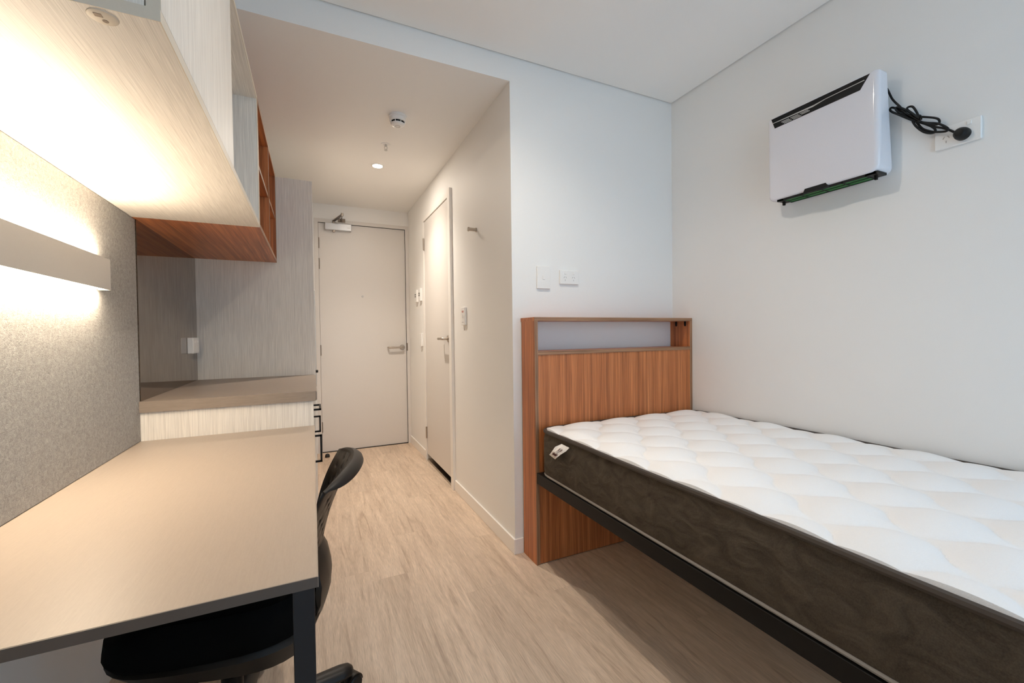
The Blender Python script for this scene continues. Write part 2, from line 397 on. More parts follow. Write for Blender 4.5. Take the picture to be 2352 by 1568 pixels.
box(b, EX0, EX0+0.02, LY+0.044, YE+0.09, 0, EZ); box(b, EX1-0.02, EX1, LY+0.044, YE+0.09, 0, EZ); box(b, EX0, EX1, LY+0.044, YE+0.09, EZ-0.02, EZ)
obj('door_frame', b, 'door_paint', d1)
obj('threshold', B(EX0, EX1, YE+0.002, YE+0.09, 0, 0.004), 'void', d1)
for z in (2.04, 1.84, 1.0, 0.25):
    b = cyl(bmesh.new(), (0.0675, LY-0.004, z-0.052), (0.0675, LY-0.004, z+0.052), 0.0060, n=12)
    box(b, 0.0685, 0.0745, LY-0.0015, LY+0.0005, z-0.05, z+0.05)
    obj('hinge', b, 'dark_steel', d1, smooth=True)
obj('strike_plate', B(0.8915, 0.902, LY-0.0185, LY+0.02, 0.975, 1.055), 'dark_steel', d1)
lever(d1, (0.848, LY, 1.012), (0, -1, 0), (-1, 0, 0), 0.145)
b = lathe(bmesh.new(), (0.464, LY, 1.532), [(0, 0.004), (0.005, 0.004), (0.0055, 0.005), (0.0105, 0.004), (0.0115, 0.0)], 20, Vector((0, -1, 0)))
obj('peephole', b, 'silver_paint', d1, smooth=True)
cl = obj('door_closer', B(0.126, 0.366, LY-0.050, LY, 2.166, 2.232, bev=0.004, seg=2), 'closer_silver', d1, label='silver overhead door closer')
b = cyl(bmesh.new(), (0.206, LY-0.026, 2.150), (0.206, LY-0.026, 2.166), 0.012, n=16); cyl(b, (0.206, LY-0.026, 2.232), (0.206, LY-0.026, 2.250), 0.012, n=16)
obj('spindle', b, 'steel', cl, smooth=True)
e0, e1, e2 = Vector((0.206, LY-0.026, 2.254)), Vector((0.270, 4.275, 2.262)), Vector((0.278, YE-0.012, 2.270))
def flat_arm(a, c, wd, th):
    a, c = Vector(a), Vector(c); d = (c-a).normalized(); s = d.cross(Vector((0, 0, 1))).normalized()*wd/2; u = Vector((0, 0, th))
    return prism(bmesh.new(), [a-s, c-s, c+s, a+s], u)
obj('closer_arm', flat_arm(e0, e1, 0.024, 0.007), 'dark_steel', cl)
b = cyl(bmesh.new(), e1+Vector((0, 0, 0.002)), e2+Vector((0, 0, 0.002)), 0.006, n=10); cyl(b, e1-Vector((0, 0, .008)), e1+Vector((0, 0, 0.020)), 0.011, n=14)
obj('closer_rod', b, 'steel', cl, smooth=True)
b = B(0.245, 0.312, YE-FP-0.004, YE-FP, 2.252, 2.288, bev=0.001); cyl(b, e2-Vector((0, 0, 0.012)), e2+Vector((0, 0, 0.014)), 0.008, n=12)
obj('arm_bracket', b, 'dark_steel', cl)
obj('maker_mark', B(0.325, 0.352, LY-0.0502, LY-0.049, 2.192, 2.196), 'grey_print', cl)

d2 = thing('door_2', 'flat cream bathroom door with steel lever and gap at the floor', 'door', (XC, 3.42, 0), kind='structure')
LX = XC-0.004
obj('door_leaf', B(LX, LX+0.038, DY0+0.004, DY1-0.004, 0.062, DZ-0.004, bev=0.0012), 'door_paint', d2)
b = bmesh.new(); P2 = 0.012
box(b, XC-P2, XC+0.1, DY1, DY1+0.034, 0, DZ+0.034); box(b, XC-P2, XC+0.1, DY0, DY1, DZ, DZ+0.034)
box(b, LX+0.040, XC+0.1, DY1-0.018, DY1, 0, DZ); box(b, LX+0.040, XC+0.1, DY0, DY0+0.018, 0, DZ)
obj('door_frame', b, 'trim_paint', d2)
obj('jamb', B(XC-0.020, XC+0.1, DY0-0.058, DY0, 0, DZ+0.046, bev=0.001), 'trim_paint', d2)
obj('threshold', B(XC-0.006, XC+0.1, DY0, DY1, 0, 0.014, bev=0.003), 'steel', d2)
for z in (1.95, 0.255):
    b = cyl(bmesh.new(), (XC-0.010, DY1-0.002, z-0.052), (XC-0.010, DY1-0.002, z+0.052), 0.0075, n=12)
    obj('hinge', b, 'steel', d2, smooth=True)
lever(d2, (LX, DY0+0.058, 1.105), (-1, 0, 0), (0, 1, 0), 0.130)

# ------------------------------------------------------------------ electrical plates
def plate(name, label, c, n, wv, w_, h_, dep, cat='switch plate', group=None):
    """plate centred at c on a wall; n = outward normal, wv = in-plane horizontal direction; returns thing and a part-maker"""
    c, n, wv = Vector(c), Vector(n), Vector(wv); t = thing(name, label, cat, c, group)
    def part(pn, u0, u1, v0, v1, d0, d1, mat, bev=0.0, plabel=None, parent=None):
        p = [c+wv*u+Vector((0, 0, 1))*v+n*d for u in (u0, u1) for v in (v0, v1) for d in (d0, d1)]
        xs = [q.x for q in p]; ys = [q.y for q in p]; zs = [q.z for q in p]
        return obj(pn, B(min(xs), max(xs), min(ys), max(ys), min(zs), max(zs), bev=bev), mat, parent or t, label=plabel)
    part('plate', -w_/2, w_/2, -h_/2, h_/2, 0, dep, 'white_plastic', bev=0.002)
    return t, part
def slots(part, u, v, d):
    for s in (-1, 1):
        for j in range(3):          # slanted active slots as three stepped pieces
            uu = u + s*(0.0062 + 0.0016*j*1.0 - 0.0016); vv = v + 0.009 - 0.0026*j
            part('socket_slot', uu-0.0013, uu+0.0013, vv-0.0028, vv, d-0.001, d+0.0003, 'grey_print')
    part('socket_slot', u-0.0012, u+0.0012, v-0.014, v-0.006, d-0.001, d+0.0003, 'grey_print')
NX, NY = Vector((-1, 0, 0)), Vector((0, -1, 0)); UX, UY = Vector((1, 0, 0)), Vector((0, 1, 0))
t, p_ = plate('light_switch', 'tall white single switch plate above the headboard', (1.108, YB, 1.430), NY, UX, 0.078, 0.118, 0.011)
p_('rocker', -0.007, 0.007, -0.011, 0.011, 0.011, 0.0135, 'white_plastic', 0.0015)
t, p_ = plate('power_outlet', 'white double power outlet above the headboard', (1.267, YB, 1.438), NY, UX, 0.119, 0.075, 0.011, 'power outlet')
for u in (-0.026, 0.026):
    slots(p_, u, -0.006, 0.011); p_('rocker', u-0.006, u+0.006, 0.016, 0.030, 0.011, 0.0135, 'white_plastic', 0.001)
t, p_ = plate('exhaust_switch', 'white switch plate with red lettering beside the bathroom door jamb', (XC, 2.722, 1.258), NX, UY, 0.076, 0.118, 0.014)
for vv, hw in ((0.034, 0.022), (0.027, 0.018)):
    for q in range(4): p_('red_lettering', -hw+q*hw/2+0.001, -hw+(q+1)*hw/2-0.001, vv-0.0022, vv+0.0022, 0.0139, 0.0143, 'red_print')
p_('rocker', -0.008, 0.008, -0.011, 0.011, 0.014, 0.017, 'white_plastic', 0.0015)
p_('small_lettering', -0.018, 0.018, -0.042, -0.039, 0.0139, 0.0143, 'grey_print')
for yy, lab in ((4.123, 'white control plate with two dark buttons nearer the entry door'), (3.962, 'white control plate with two dark buttons nearer the bathroom door frame')):
    t, p_ = plate('control_plate', lab, (XC, yy, 1.512), NX, UY, 0.076, 0.118, 0.020, group='two-button plates by the entry')
    for v in (0.014, -0.005):
        p_('button', -0.012, 0.012, v-0.0055, v+0.0055, 0.020, 0.024, 'black_plastic', 0.001)
t, p_ = plate('corridor_switch', 'white switch plate low between the entry door and bathroom door', (XC, 3.952, 1.092), NX, UY, 0.076, 0.118, 0.018)
p_('rocker', -0.007, 0.007, -0.009, 0.009, 0.018, 0.0205, 'white_plastic', 0.0015)
# coat hook
hk = thing('coat_hook', 'small brushed steel peg hook on corridor wall', 'coat hook', (XC, 2.480, 1.781))
obj('flange', lathe(bmesh.new(), (XC, 2.480, 1.781), [(0, 0.0), (0.0125, 0.0), (0.0125, 0.004), (0, 0.004)], 24, NX), 'steel', hk, smooth=True)
obj('peg', lathe(bmesh.new(), (XC, 2.480, 1.781), [(0, 0.003), (0.0100, 0.003), (0.0100, 0.046), (0.0135, 0.047), (0.0135, 0.054), (0.0, 0.055)], 24, NX), 'steel', hk, smooth=True)

# ------------------------------------------------------------------ ceiling fittings
def downlight(c, label, watts, beam, glow):
    c = Vector(c); t = thing('downlight', label, 'downlight', c, 'recessed ceiling downlights')
    obj('bezel', lathe(bmesh.new(), c, [(0.036, -0.002), (0.041, -0.004), (0.047, -0.003), (0.049, 0.0)], 36), 'white_plastic', t, smooth=True)
    obj('lens', lathe(bmesh.new(), c, [(0, -0.0025), (0.036, -0.002)], 36), 'downlight_lens', t)
    L = bpy.data.lights.new('downlight_lamp', 'SPOT'); L.spot_size = math.radians(beam); L.spot_blend = 1.0; L.shadow_soft_size = 0.018; L.energy = watts; L.color = (1.0, 0.895, 0.775)
    o = bpy.data.objects.new('downlight_lamp', L); C.objects.link(o); o.location = c + Vector((0, 0, -0.006)); o.parent = t; o.location = (0, 0, -0.006)
    L = bpy.data.lights.new('downlight_glow', 'AREA'); L.shape = 'DISK'; L.size = 0.064; L.energy = watts*glow; L.color = (1.0, 0.895, 0.775)
    o = bpy.data.objects.new('downlight_glow', L); C.objects.link(o); o.parent = t; o.location = (0, 0, -0.007)
downlight((0.468, 3.352, ZC), 'small bright recessed downlight in the corridor ceiling', CORR_W, 118, 0.065)
downlight((0.70, 1.18, ZM), 'recessed downlight in the ceiling above the bed area', ROOM_W, 142, 0.055)
c = Vector((0.474, 2.548, ZC))
sd = thing('smoke_detector', 'round white smoke detector with black vents on corridor ceiling', 'smoke detector', c)
obj('base', lathe(bmesh.new(), c, [(0, 0), (0.052, 0), (0.052, -0.012), (0.047, -0.014)], 40), 'white_plastic', sd, smooth=True)
obj('body', lathe(bmesh.new(), c, [(0.047, -0.012), (0.046, -0.034), (0.0435, -0.036), (0.034, -0.036), (0.034, -0.046), (0.0405, -0.046), (0.039, -0.050), (0.031, -0.058), (0.010, -0.060), (0, -0.060)], 40), 'white_plastic', sd, smooth=True)
obj('vent', lathe(bmesh.new(), c, [(0.0395, -0.036), (0.0385, -0.046)], 40), 'void', sd)
for q in range(8):
    a = 2*PI*(q+0.35)/8; d = Vector((math.cos(a), math.sin(a), 0))
    obj('vent_rib', cyl(bmesh.new(), c+d*0.0415+Vector((0, 0, -0.035)), c+d*0.0400+Vector((0, 0, -0.047)), 0.0022, n=8), 'white_plastic', sd)
obj('test_ring', lathe(bmesh.new(), c, [(0.0125, -0.0602), (0.0125, -0.0608), (0.0142, -0.0608), (0.0142, -0.0598)], 28), 'grey_print', sd)
c = Vector((0.468, 2.955, ZC))
sp = thing('fire_sprinkler', 'white ceiling fire sprinkler between smoke detector and downlight', 'sprinkler', c)
obj('escutcheon', lathe(bmesh.new(), c, [(0.0, -0.003), (0.016, -0.003), (0.018, -0.0045), (0.030, -0.003), (0.031, 0.0)], 32), 'white_plastic', sp, smooth=True)
b = cyl(bmesh.new(), c, c+Vector((0, 0, -0.014)), 0.007, n=14)
for s in (-1, 1): tube(b, [c+Vector((s*0.006, 0, -0.012)), c+Vector((s*0.009, 0, -0.024)), c+Vector((0, 0, -0.038))], 0.0015, 8, 4)
obj('frame', b, 'silver_paint', sp, smooth=True)
obj('deflector', lathe(bmesh.new(), c, [(0, -0.040), (0.011, -0.040), (0.011, -0.038), (0, -0.037)], 20), 'silver_paint', sp)
# floor door stop
c = Vector((0.105, 4.325, 0))
ds = thing('door_stop', 'small black rubber door stop on the floor by the entry door', 'door stop', c)
obj('rubber_dome', lathe(bmesh.new(), c, [(0.021, 0.006), (0.021, 0.018), (0.017, 0.030), (0.008, 0.036), (0, 0.037)], 24), 'rubber', ds, smooth=True)
obj('base', lathe(bmesh.new(), c, [(0, 0), (0.022, 0), (0.022, 0.006), (0.0, 0.006)], 24), 'steel', ds, smooth=True)

# ------------------------------------------------------------------ felt pinboard and strip lamp
Y1 = 2.124; ZT = 0.732; XF = -0.617
fb = obj('felt_pinboard', B(XL+0.002, XF, 0.32, Y1-0.001, ZT+0.0005, 1.5995, bev=0.002), 'felt', None, (XL, 1.2, ZT))
tag(fb, 'grey felt pinboard covering the wall above the desk', 'pinboard')
LPY0, LPY1, LPZ0, LPZ1, LPX = 1.02, 1.78, 1.290, 1.388, -0.582
lm = thing('strip_lamp', 'long grey box wall lamp glowing up and down on the felt', 'wall lamp', (XF, (LPY0+LPY1)/2, LPZ0))
b = bmesh.new(); wt = 0.002
box(b, LPX-wt, LPX, LPY0, LPY1, LPZ0, LPZ1); box(b, XF, XF+wt, LPY0+0.03, LPY1-0.03, LPZ0+0.004, LPZ1-0.004)
box(b, XF+0.004, LPX-wt, LPY1-0.003, LPY1, LPZ0, LPZ1); box(b, XF+0.004, LPX-wt, LPY0, LPY0+0.003, LPZ0, LPZ1)
obj('housing', b, 'lamp_body', lm)
for nm, z in (('lower_diffuser', LPZ0+0.003), ('upper_diffuser', LPZ1-0.006)):
    obj(nm, B(XF+wt+0.001, LPX-wt-0.0005, LPY0+0.004, LPY1-0.004, z, z+0.003), 'lamp_diffuser', lm, label='glowing warm white diffuser')
for s, z in ((1, LPZ1+0.0005), (-1, LPZ0-0.0005)):
    L = bpy.data.lights.new('strip_tube', 'AREA'); L.shape = 'RECTANGLE'; L.size = 0.026; L.size_y = LPY1-LPY0-0.02; L.energy = STRIP_W; L.color = (1.0, 0.83, 0.62)
    o = bpy.data.objects.new('strip_tube', L); C.objects.link(o); o.parent = lm
    o.location = Vector((XF+0.019, (LPY0+LPY1)/2, z)) - ORG[lm]; o.rotation_euler = (0, math.radians(180-10) if s > 0 else math.radians(16), 0)

# ------------------------------------------------------------------ desk
Y0 = 0.779
dk = thing('desk', 'beige laminate desk with black steel leg against the felt wall', 'desk', (-0.31, 1.45, 0))
obj('desktop', B(XL+0.002, 0.0, Y0+0.0012, Y1-0.0015, ZT-0.018, ZT, bev=0.0008), 'laminate', dk)
obj('edge_band', B(XL+0.002, 0.0005, Y0, Y0+0.0012, ZT-0.0178, ZT-0.0006), 'desk_edge_shaded', dk, label='laminate edge band with shade put into its colour')
obj('edge_band', B(0.0, 0.0012, Y0, Y1-0.0015, ZT-0.0178, ZT-0.0006), 'laminate', dk)
for x0, x1 in ((-0.038, -0.005), (-0.60, -0.567)):
    obj('leg', B(x0, x1, Y0+0.004, Y0+0.037, 0, ZT-0.018, bev=0.0015), 'leg_steel', dk, label='black square steel leg')
obj('rail', B(-0.600, -0.014, Y1-0.060, Y1-0.030, ZT-0.043, ZT-0.018), 'leg_steel', dk)
obj('rail', B(-0.036, -0.014, Y0+0.037, Y1-0.03, ZT-0.043, ZT-0.018), 'leg_steel', dk)

# ------------------------------------------------------------------ bench cabinet, bench top, mirror, wardrobe
YS = 3.042
bc = thing('bench_cabinet', 'pale oak base cabinet with black handles beyond the desk', 'cabinet', (-0.31, 2.58, 0))
obj('side_panel', B(XL+0.002, -0.002, Y1, Y1+0.018, 0.0, 0.845), 'oak_z', bc)
obj('carcass', B(XL+0.002, -0.022, Y1+0.018, YS-0.001, 0.08, 0.843), 'oak_z', bc)
obj('plinth', B(XL+0.002, -0.06, Y1+0.018, YS-0.001, 0, 0.08), 'walnut_y', bc)
def dhandle(parent, p0, p1, out, th=0.009):
    """square-section D handle between p0 and p1"""
    p0, p1, out = Vector(p0), Vector(p1), Vector(out); b = bmesh.new(); h = th/2
    for p in (p0, p1):
        q = p+out
        box(b, min(p.x, q.x)-(0 if out.x else h), max(p.x, q.x)+(0 if out.x else h), p.y-h, p.y+h, p.z-h, p.z+h)
    q0, q1 = p0+out, p1+out
    box(b, q0.x-th, q0.x, min(q0.y, q1.y)-h, max(q0.y, q1.y)+h, min(q0.z, q1.z)-h, max(q0.z, q1.z)+h)
    return obj('handle', b, 'black_metal', parent, label='black square bar handle')
def front(nm, y0, y1, z0, z1): return obj(nm, B(-0.021, -0.0025, y0, y1, z0, z1, bev=0.0008), 'oak_z', bc)
f1 = front('drawer', Y1+0.020, YS-0.004, 0.690, 0.840); dhandle(f1, (-0.0025, 2.42, 0.756), (-0.0025, 2.58, 0.756), (0.036, 0, 0))
f2 = front('door', Y1+0.020, 2.580, 0.084, 0.687); dhandle(f2, (-0.0025, 2.34, 0.508), (-0.0025, 2.34, 0.637), (0.036, 0, 0))
f3 = front('door', 2.583, YS-0.004, 0.084, 0.687); dhandle(f3, (-0.0025, 2.80, 0.565), (-0.0025, 2.80, 0.655), (0.038, 0, 0))
b = B(XL+0.002, 0.013, Y1-0.012, YS-0.001, 0.845, 0.888); 
ve = [e for e in b.edges if all(v.co.x > 0 for v in e.verts) and abs(e.verts[0].co.z-e.verts[1].co.z) > 0.01]
bmesh.ops.bevel(b, geom=ve, offset=0.006, segments=3, affect='EDGES')
bmesh.ops.bevel(b, geom=[e for e in b.edges if all(v.co.x > -0.01 for v in e.verts) and abs(e.verts[0].co.z-e.verts[1].co.z) < 0.001], offset=0.003, segments=2, affect='EDGES')
bt = obj('worktop', b, 'bench_laminate', None, (-0.3, 2.58, 0.845)); tag(bt, 'taupe laminate worktop above the pale oak base cabinet', 'worktop')
mr = obj('mirror_splashback', B(XL+0.002, -0.614, Y1+0.0005, YS-0.0005, 0.8885, 1.5995), 'bronze_mirror', None, (XL, 2.58, 0.8885)); tag(mr, 'bronze tinted mirror splashback behind the bench', 'mirror')
t, p_ = plate('mirror_switch', 'small white switch box on the bronze mirror', (-0.614, 2.885, 1.093), (1, 0, 0), UY, 0.130, 0.086, 0.026)
p_('bevel_frame', -0.058, 0.058, -0.037, 0.037, 0.026, 0.028, 'white_plastic', 0.001)
for v in (-0.03, 0.03): p_('rocker', v-0.006, v+0.006, 0.014, 0.030, 0.028, 0.031, 'white_plastic', 0.001)
wr = thing('wardrobe', 'pale oak wardrobe beside the entry door', 'wardrobe', (-0.3, 3.77, 0))
obj('side_panel', B(XL+0.002, 0.014, YS, YS+0.018, 0, 2.135, bev=0.0008), 'oak_z', wr)
obj('side_panel', B(XL+0.002, 0.0, YE-0.02, YE-0.006, 0, 2.135), 'oak_z', wr)
obj('top_panel', B(XL+0.002, 0.0, YS+0.018, YE-0.02, 2.117, 2.135), 'oak_y', wr)
obj('plinth', B(XL+0.002, -0.04, YS+0.018, YE-0.02, 0, 0.08), 'walnut_y', wr)
ym = (YS+YE)/2
for y0, y1, yh in ((YS+0.020, ym-0.0015, YS+0.10), (ym+0.0015, YE-0.022, YE-0.10)):
    d_ = obj('door', B(-0.018, 0.0, y0, y1, 0.084, 2.114, bev=0.0008), 'oak_z', wr)
    obj('pull_strip', B(0.0, 0.0205, yh-0.009, yh+0.009, 0.80, 1.445, bev=0.002), 'silver_paint', d_)
obj('lock_knob', lathe(bmesh.new(), (0.0, 3.085, 0.905), [(0, 0), (0.009, 0), (0.009, 0.028), (0, 0.030)], 16, UX), 'black_plastic', wr, smooth=True)

# ------------------------------------------------------------------ overhead cabinets
ZU0, ZU1, XU = 1.600, 2.150, -0.194
UY0, UYD, UY1 = 0.792, 1.436, 2.092
uc = thing('overhead_cabinet', 'pale oak overhead cabinet with door and open niche above the desk', 'cabinet', (-0.4, 1.45, ZU0))
PT = 0.018
obj('bottom_panel', B(XL+0.002, XU-0.0015, UY0, UY1, ZU0, ZU0+PT), 'oak_y', uc)
obj('bottom_edge', B(XU-0.0015, XU, UY0, UY1, ZU0, ZU0+PT), 'oak_edge', uc)
obj('bottom_edge', B(XL+0.002, XU, UY0-0.0012, UY0, ZU0, ZU0+PT), 'oak_edge', uc)
obj('top_panel', B(XL+0.002, XU-0.0015, UY0, UY1, ZU1-PT, ZU1), 'oak_y', uc)
obj('top_edge', B(XU-0.0015, XU, UY0, UY1, ZU1-PT, ZU1), 'oak_edge', uc)
obj('side_panel', B(XL+0.002, XU-0.020, UY0+0.004, UY0+0.004+PT, ZU0+PT, ZU1-PT), 'oak_z', uc)
obj('side_panel', B(XL+0.002, XU-0.0015, UY1-PT, UY1, ZU0+PT, ZU1-PT), 'oak_z', uc)
obj('side_edge', B(XU-0.0015, XU, UY1-PT, UY1, ZU0+PT, ZU1-PT), 'oak_edge', uc)
obj('divider', B(XL+0.002, XU-0.020, UYD-PT, UYD, ZU0+PT, ZU1-PT), 'oak_z', uc)
obj('back_panel', B(XL+0.002, XL+0.012, UY0+0.022, UY1-PT, ZU0+PT, ZU1-PT), 'oak_z', uc)
d_ = obj('door', B(XU-0.018, XU, UY0+0.004, UYD-0.0015, ZU0+PT+0.001, ZU1-PT-0.001), 'oak_z', uc)
obj('door_edge', B(XU-0.018, XU, UYD-0.0015, UYD, ZU0+PT+0.001, ZU1-PT-0.001), 'oak_edge', d_)
obj('door_edge', B(XU-0.018, XU, UY0+0.0025, UY0+0.004, ZU0+PT+0.001, ZU1-PT-0.001), 'oak_edge', d_)
fc = Vector((-0.266, 0.8125, ZU0))
fx = obj('fixing_cap', lathe(bmesh.new(), fc, [(0, -0.0022), (0.0145, -0.0022), (0.0172, -0.0012), (0.0178, 0.0)], 30), 'oak_edge', uc, smooth=True, label='round cream fixing cap under the cabinet')
obj('screw_hole', lathe(bmesh.new(), fc+Vector((0.001, 0.006, 0)), [(0, -0.0026), (0.0036, -0.0026), (0.0036, -0.002)], 16), 'dark_steel', fx)
obj('key_slot', B(fc.x-0.008, fc.x+0.001, fc.y-0.010, fc.y-0.002, ZU0-0.0026, ZU0-0.002), 'dark_steel', fx)
ws = thing('walnut_shelf_unit', 'dark walnut overhead cubby shelf next to the pale oak cabinet', 'shelf', (-0.4, 2.57, ZU0))
V0, V1 = UY1+0.001, YS-0.001
obj('bottom_panel', B(XL+0.002, XU-0.0015, V0, V1, ZU0, ZU0+PT), 'walnut_y', ws); obj('top_panel', B(XL+0.002, XU-0.0015, V0, V1, ZU1-PT, ZU1), 'walnut_y', ws)
for y0, nm in ((V0, 'side_panel'), (V1-PT, 'side_panel'), (2.575, 'divider')):
    obj(nm, B(XL+0.002, XU-0.0015, y0, y0+PT, ZU0+PT, ZU1-PT), 'walnut_z', ws)
for y0, y1 in ((V0+PT, 2.575), (2.575+PT, V1-PT)):
    obj('shelf', B(XL+0.012, XU-0.006, y0, y1, 1.868, 1.886), 'walnut_y', ws); obj('shelf_edge', B(XU-0.006, XU-0.0045, y0, y1, 1.868, 1.886), 'walnut_edge', ws)
    for z0, z1 in ((ZU0, ZU0+PT), (ZU1-PT, ZU1)):
        pass
obj('back_panel', B(XL+0.002, XL+0.012, V0+PT, V1-PT, ZU0+PT, ZU1-PT), 'walnut_z', ws)
for z0, z1 in ((ZU0, ZU0+PT), (ZU1-PT, ZU1)): obj('front_edge', B(XU-0.0015, XU, V0, V1, z0, z1), 'walnut_edge', ws)
for y0 in (V0, V1-PT, 2.575): obj('front_edge', B(XU-0.0015, XU, y0, y0+PT, ZU0+PT, ZU1-PT), 'walnut_edge_z', ws)
for y in (2.66, 2.95): obj('shelf_pin', cyl(bmesh.new(), (XL+0.04, V1-PT-0.008, 2.06), (XL+0.04, V1-PT, 2.06), 0.005, n=10), 'black_metal', ws) if y > 2.9 else None

# ------------------------------------------------------------------ headboard
HX0, HX1, HY0, HY1, HZ = 0.9735, 2.0265, 1.8175, YB-0.001, 1.2155
hb = thing('headboard', 'tall walnut headboard with open slot shelf against the white wall', 'headboard', (1.5, 1.89, 0))
obj('side_panel', B(HX0, HX0+0.018, HY0+0.0015, HY1-0.010, 0, HZ-PT), 'walnut_z', hb)
obj('side_panel', B(HX1-0.018, HX1, HY0+0.0015, HY1, 0, HZ-PT), 'walnut_z', hb)
for x0 in (HX0, HX1-0.018): obj('panel_edge', B(x0, x0+0.018, HY0, HY0+0.0015, 0, HZ-PT), 'walnut_edge_z', hb)
obj('top_panel', B(HX0, HX1, HY0+0.0015, HY1, HZ-PT, HZ), 'walnut_x', hb); obj('top_edge', B(HX0, HX1, HY0, HY0+0.0015, HZ-PT, HZ), 'walnut_edge', hb)
obj('shelf', B(HX0+0.018, HX1-0.018, HY0+0.0015, HY1, 1.030, 1.048), 'walnut_x', hb); obj('shelf_edge', B(HX0+0.018, HX1-0.018, HY0, HY0+0.0015, 1.030, 1.048), 'walnut_edge', hb)
obj('front_panel', B(HX0+0.018, HX1-0.018, HY0+0.003, HY0+0.021, 0.004, 1.030), 'walnut_z', hb)
for y in (1.853, 1.921):
    xk = HX1-0.018
    b = bmesh.new(); pts = [(xk-0.0006, y-0.008, HZ-PT), (xk-0.0006, y-0.008, 1.176)] + [(xk-0.0006, y-0.008*math.cos(a), 1.176-0.008*math.sin(a)) for a in (PI/6, PI/3, PI/2, 2*PI/3, 5*PI/6)] + [(xk-0.0006, y+0.008, 1.176), (xk-0.0006, y+0.008, HZ-PT)]
    prism(b, pts, (0.0007, 0, 0)); obj('key_slot', b, 'void', hb)

# ------------------------------------------------------------------ bed frame and mattress
BY0, BY1 = -0.20, HY0-0.003
bf = thing('bed_frame', 'black steel bed frame under the mattress', 'bed frame', (1.5, 0.8, 0))
def rail_bm(x0, x1): return B(x0, x1, BY0, BY1, 0.405, 0.457, bev=0.001)
obj('side_rail', rail_bm(0.976, 1.006), 'black_metal', bf); obj('side_rail', rail_bm(1.985, 2.012), 'black_metal', bf)
for y0, y1 in ((BY0, BY0+0.03), (BY1-0.03, BY1)): obj('end_rail', B(1.006, 1.985, y0, y1, 0.405, 0.457), 'black_metal', bf)
for x0 in (0.980, 1.968):
    for y0 in (BY0+0.004,): obj('leg', B(x0, x0+0.04, y0, y0+0.04, 0, 0.405), 'black_metal', bf)
for q in range(11):
    y0 = BY0+0.08+q*0.168; obj('slat', B(1.006, 1.985, y0, y0+0.07, 0.436, 0.454), 'oak_x', bf)

mt = thing('mattress', 'white quilted single mattress with dark brown velvet border', 'mattress', (1.5, 0.8, 0.458))
MX0, MX1, MY0, MY1, MZ0, MZ1 = 0.984, 2.018, -0.21, 1.806, 0.458, 0.675
def ring(inset, z, n=9, r=0.080, wob=0.0):
    P = rrect(MX0+inset, MX1-inset, MY0+inset, MY1-inset, max(r-inset, 0.01), n)
    # subdivide the long sides so the border can crease
    out = []
    for i in range(len(P)):
        a, c_ = Vector(P[i]), Vector(P[(i+1) % len(P)]); L_ = (c_-a).length; k_ = max(1, int(L_/0.03))
        for j in range(k_): q = a+(c_-a)*j/k_; out.append(q)
    return out
rings = []
NR = 12
for i in range(NR+1):
    f = i/NR; z = MZ0+0.008+(MZ1-MZ0-0.016)*f
    bulge = -0.010*math.sin(PI*f)**0.6 + 0.004*f
    R0 = ring(bulge*0.0, z); cx, cy = (MX0+MX1)/2, (MY0+MY1)/2; rr = []
    N_ = len(R0)
    for j, q in enumerate(R0):
        a, c_ = R0[j-1], R0[(j+1) % N_]; nrm = Vector((c_.y-a.y, -(c_.x-a.x))).normalized()
        if nrm.dot(q-Vector((cx, cy))) < 0: nrm = -nrm
        wr_ = 0.0016*math.sin(q.y*23+z*31)*math.sin(q.y*9-z*60+1.0) + 0.0012*math.sin(q.y*61+z*90)
        lim = 0.004 if q.x > 1.9 or q.y > 1.75 else 1
        d_ = min(-bulge+wr_*math.sin(PI*f), lim if lim < 1 else 0.02)
        q2 = q+nrm*d_; rr.append((q2.x, q2.y, z))
    rings.append(rr)
obj('border', loft(bmesh.new(), rings), 'mattress_border', mt, smooth=True, label='dark brown velvet side border')
def pipe(z, r, ins, mat, nm, wav=0.0):
    pts = ring(ins, z); b = bmesh.new(); n = len(pts); K = 8; R = []
    for j, q in enumerate(pts):
        a, c_ = pts[j-1], pts[(j+1) % n]; t_ = (c_-a).normalized(); nn = Vector((t_.y, -t_.x, 0))
        zz = z + wav*math.sin(q.y*7.5+q.x*9)
        R.append([b.verts.new(Vector((q.x, q.y, zz))+r*(math.cos(2*PI*k/K)*nn+math.sin(2*PI*k/K)*Vector((0, 0, 1.0)))) for k in range(K)])
    for j in range(n):
        for k in range(K): b.faces.new((R[j][k], R[j][(k+1) % K], R[(j+1) % n][(k+1) % K], R[(j+1) % n][k]))
    return obj(nm, b, mat, mt, smooth=True)
pipe(MZ1-0.003, 0.0095, 0.0025, 'piping_brown', 'top_piping', 0.0015)
pipe(MZ0+0.0085, 0.0075, 0.003, 'piping_grey', 'bottom_piping')
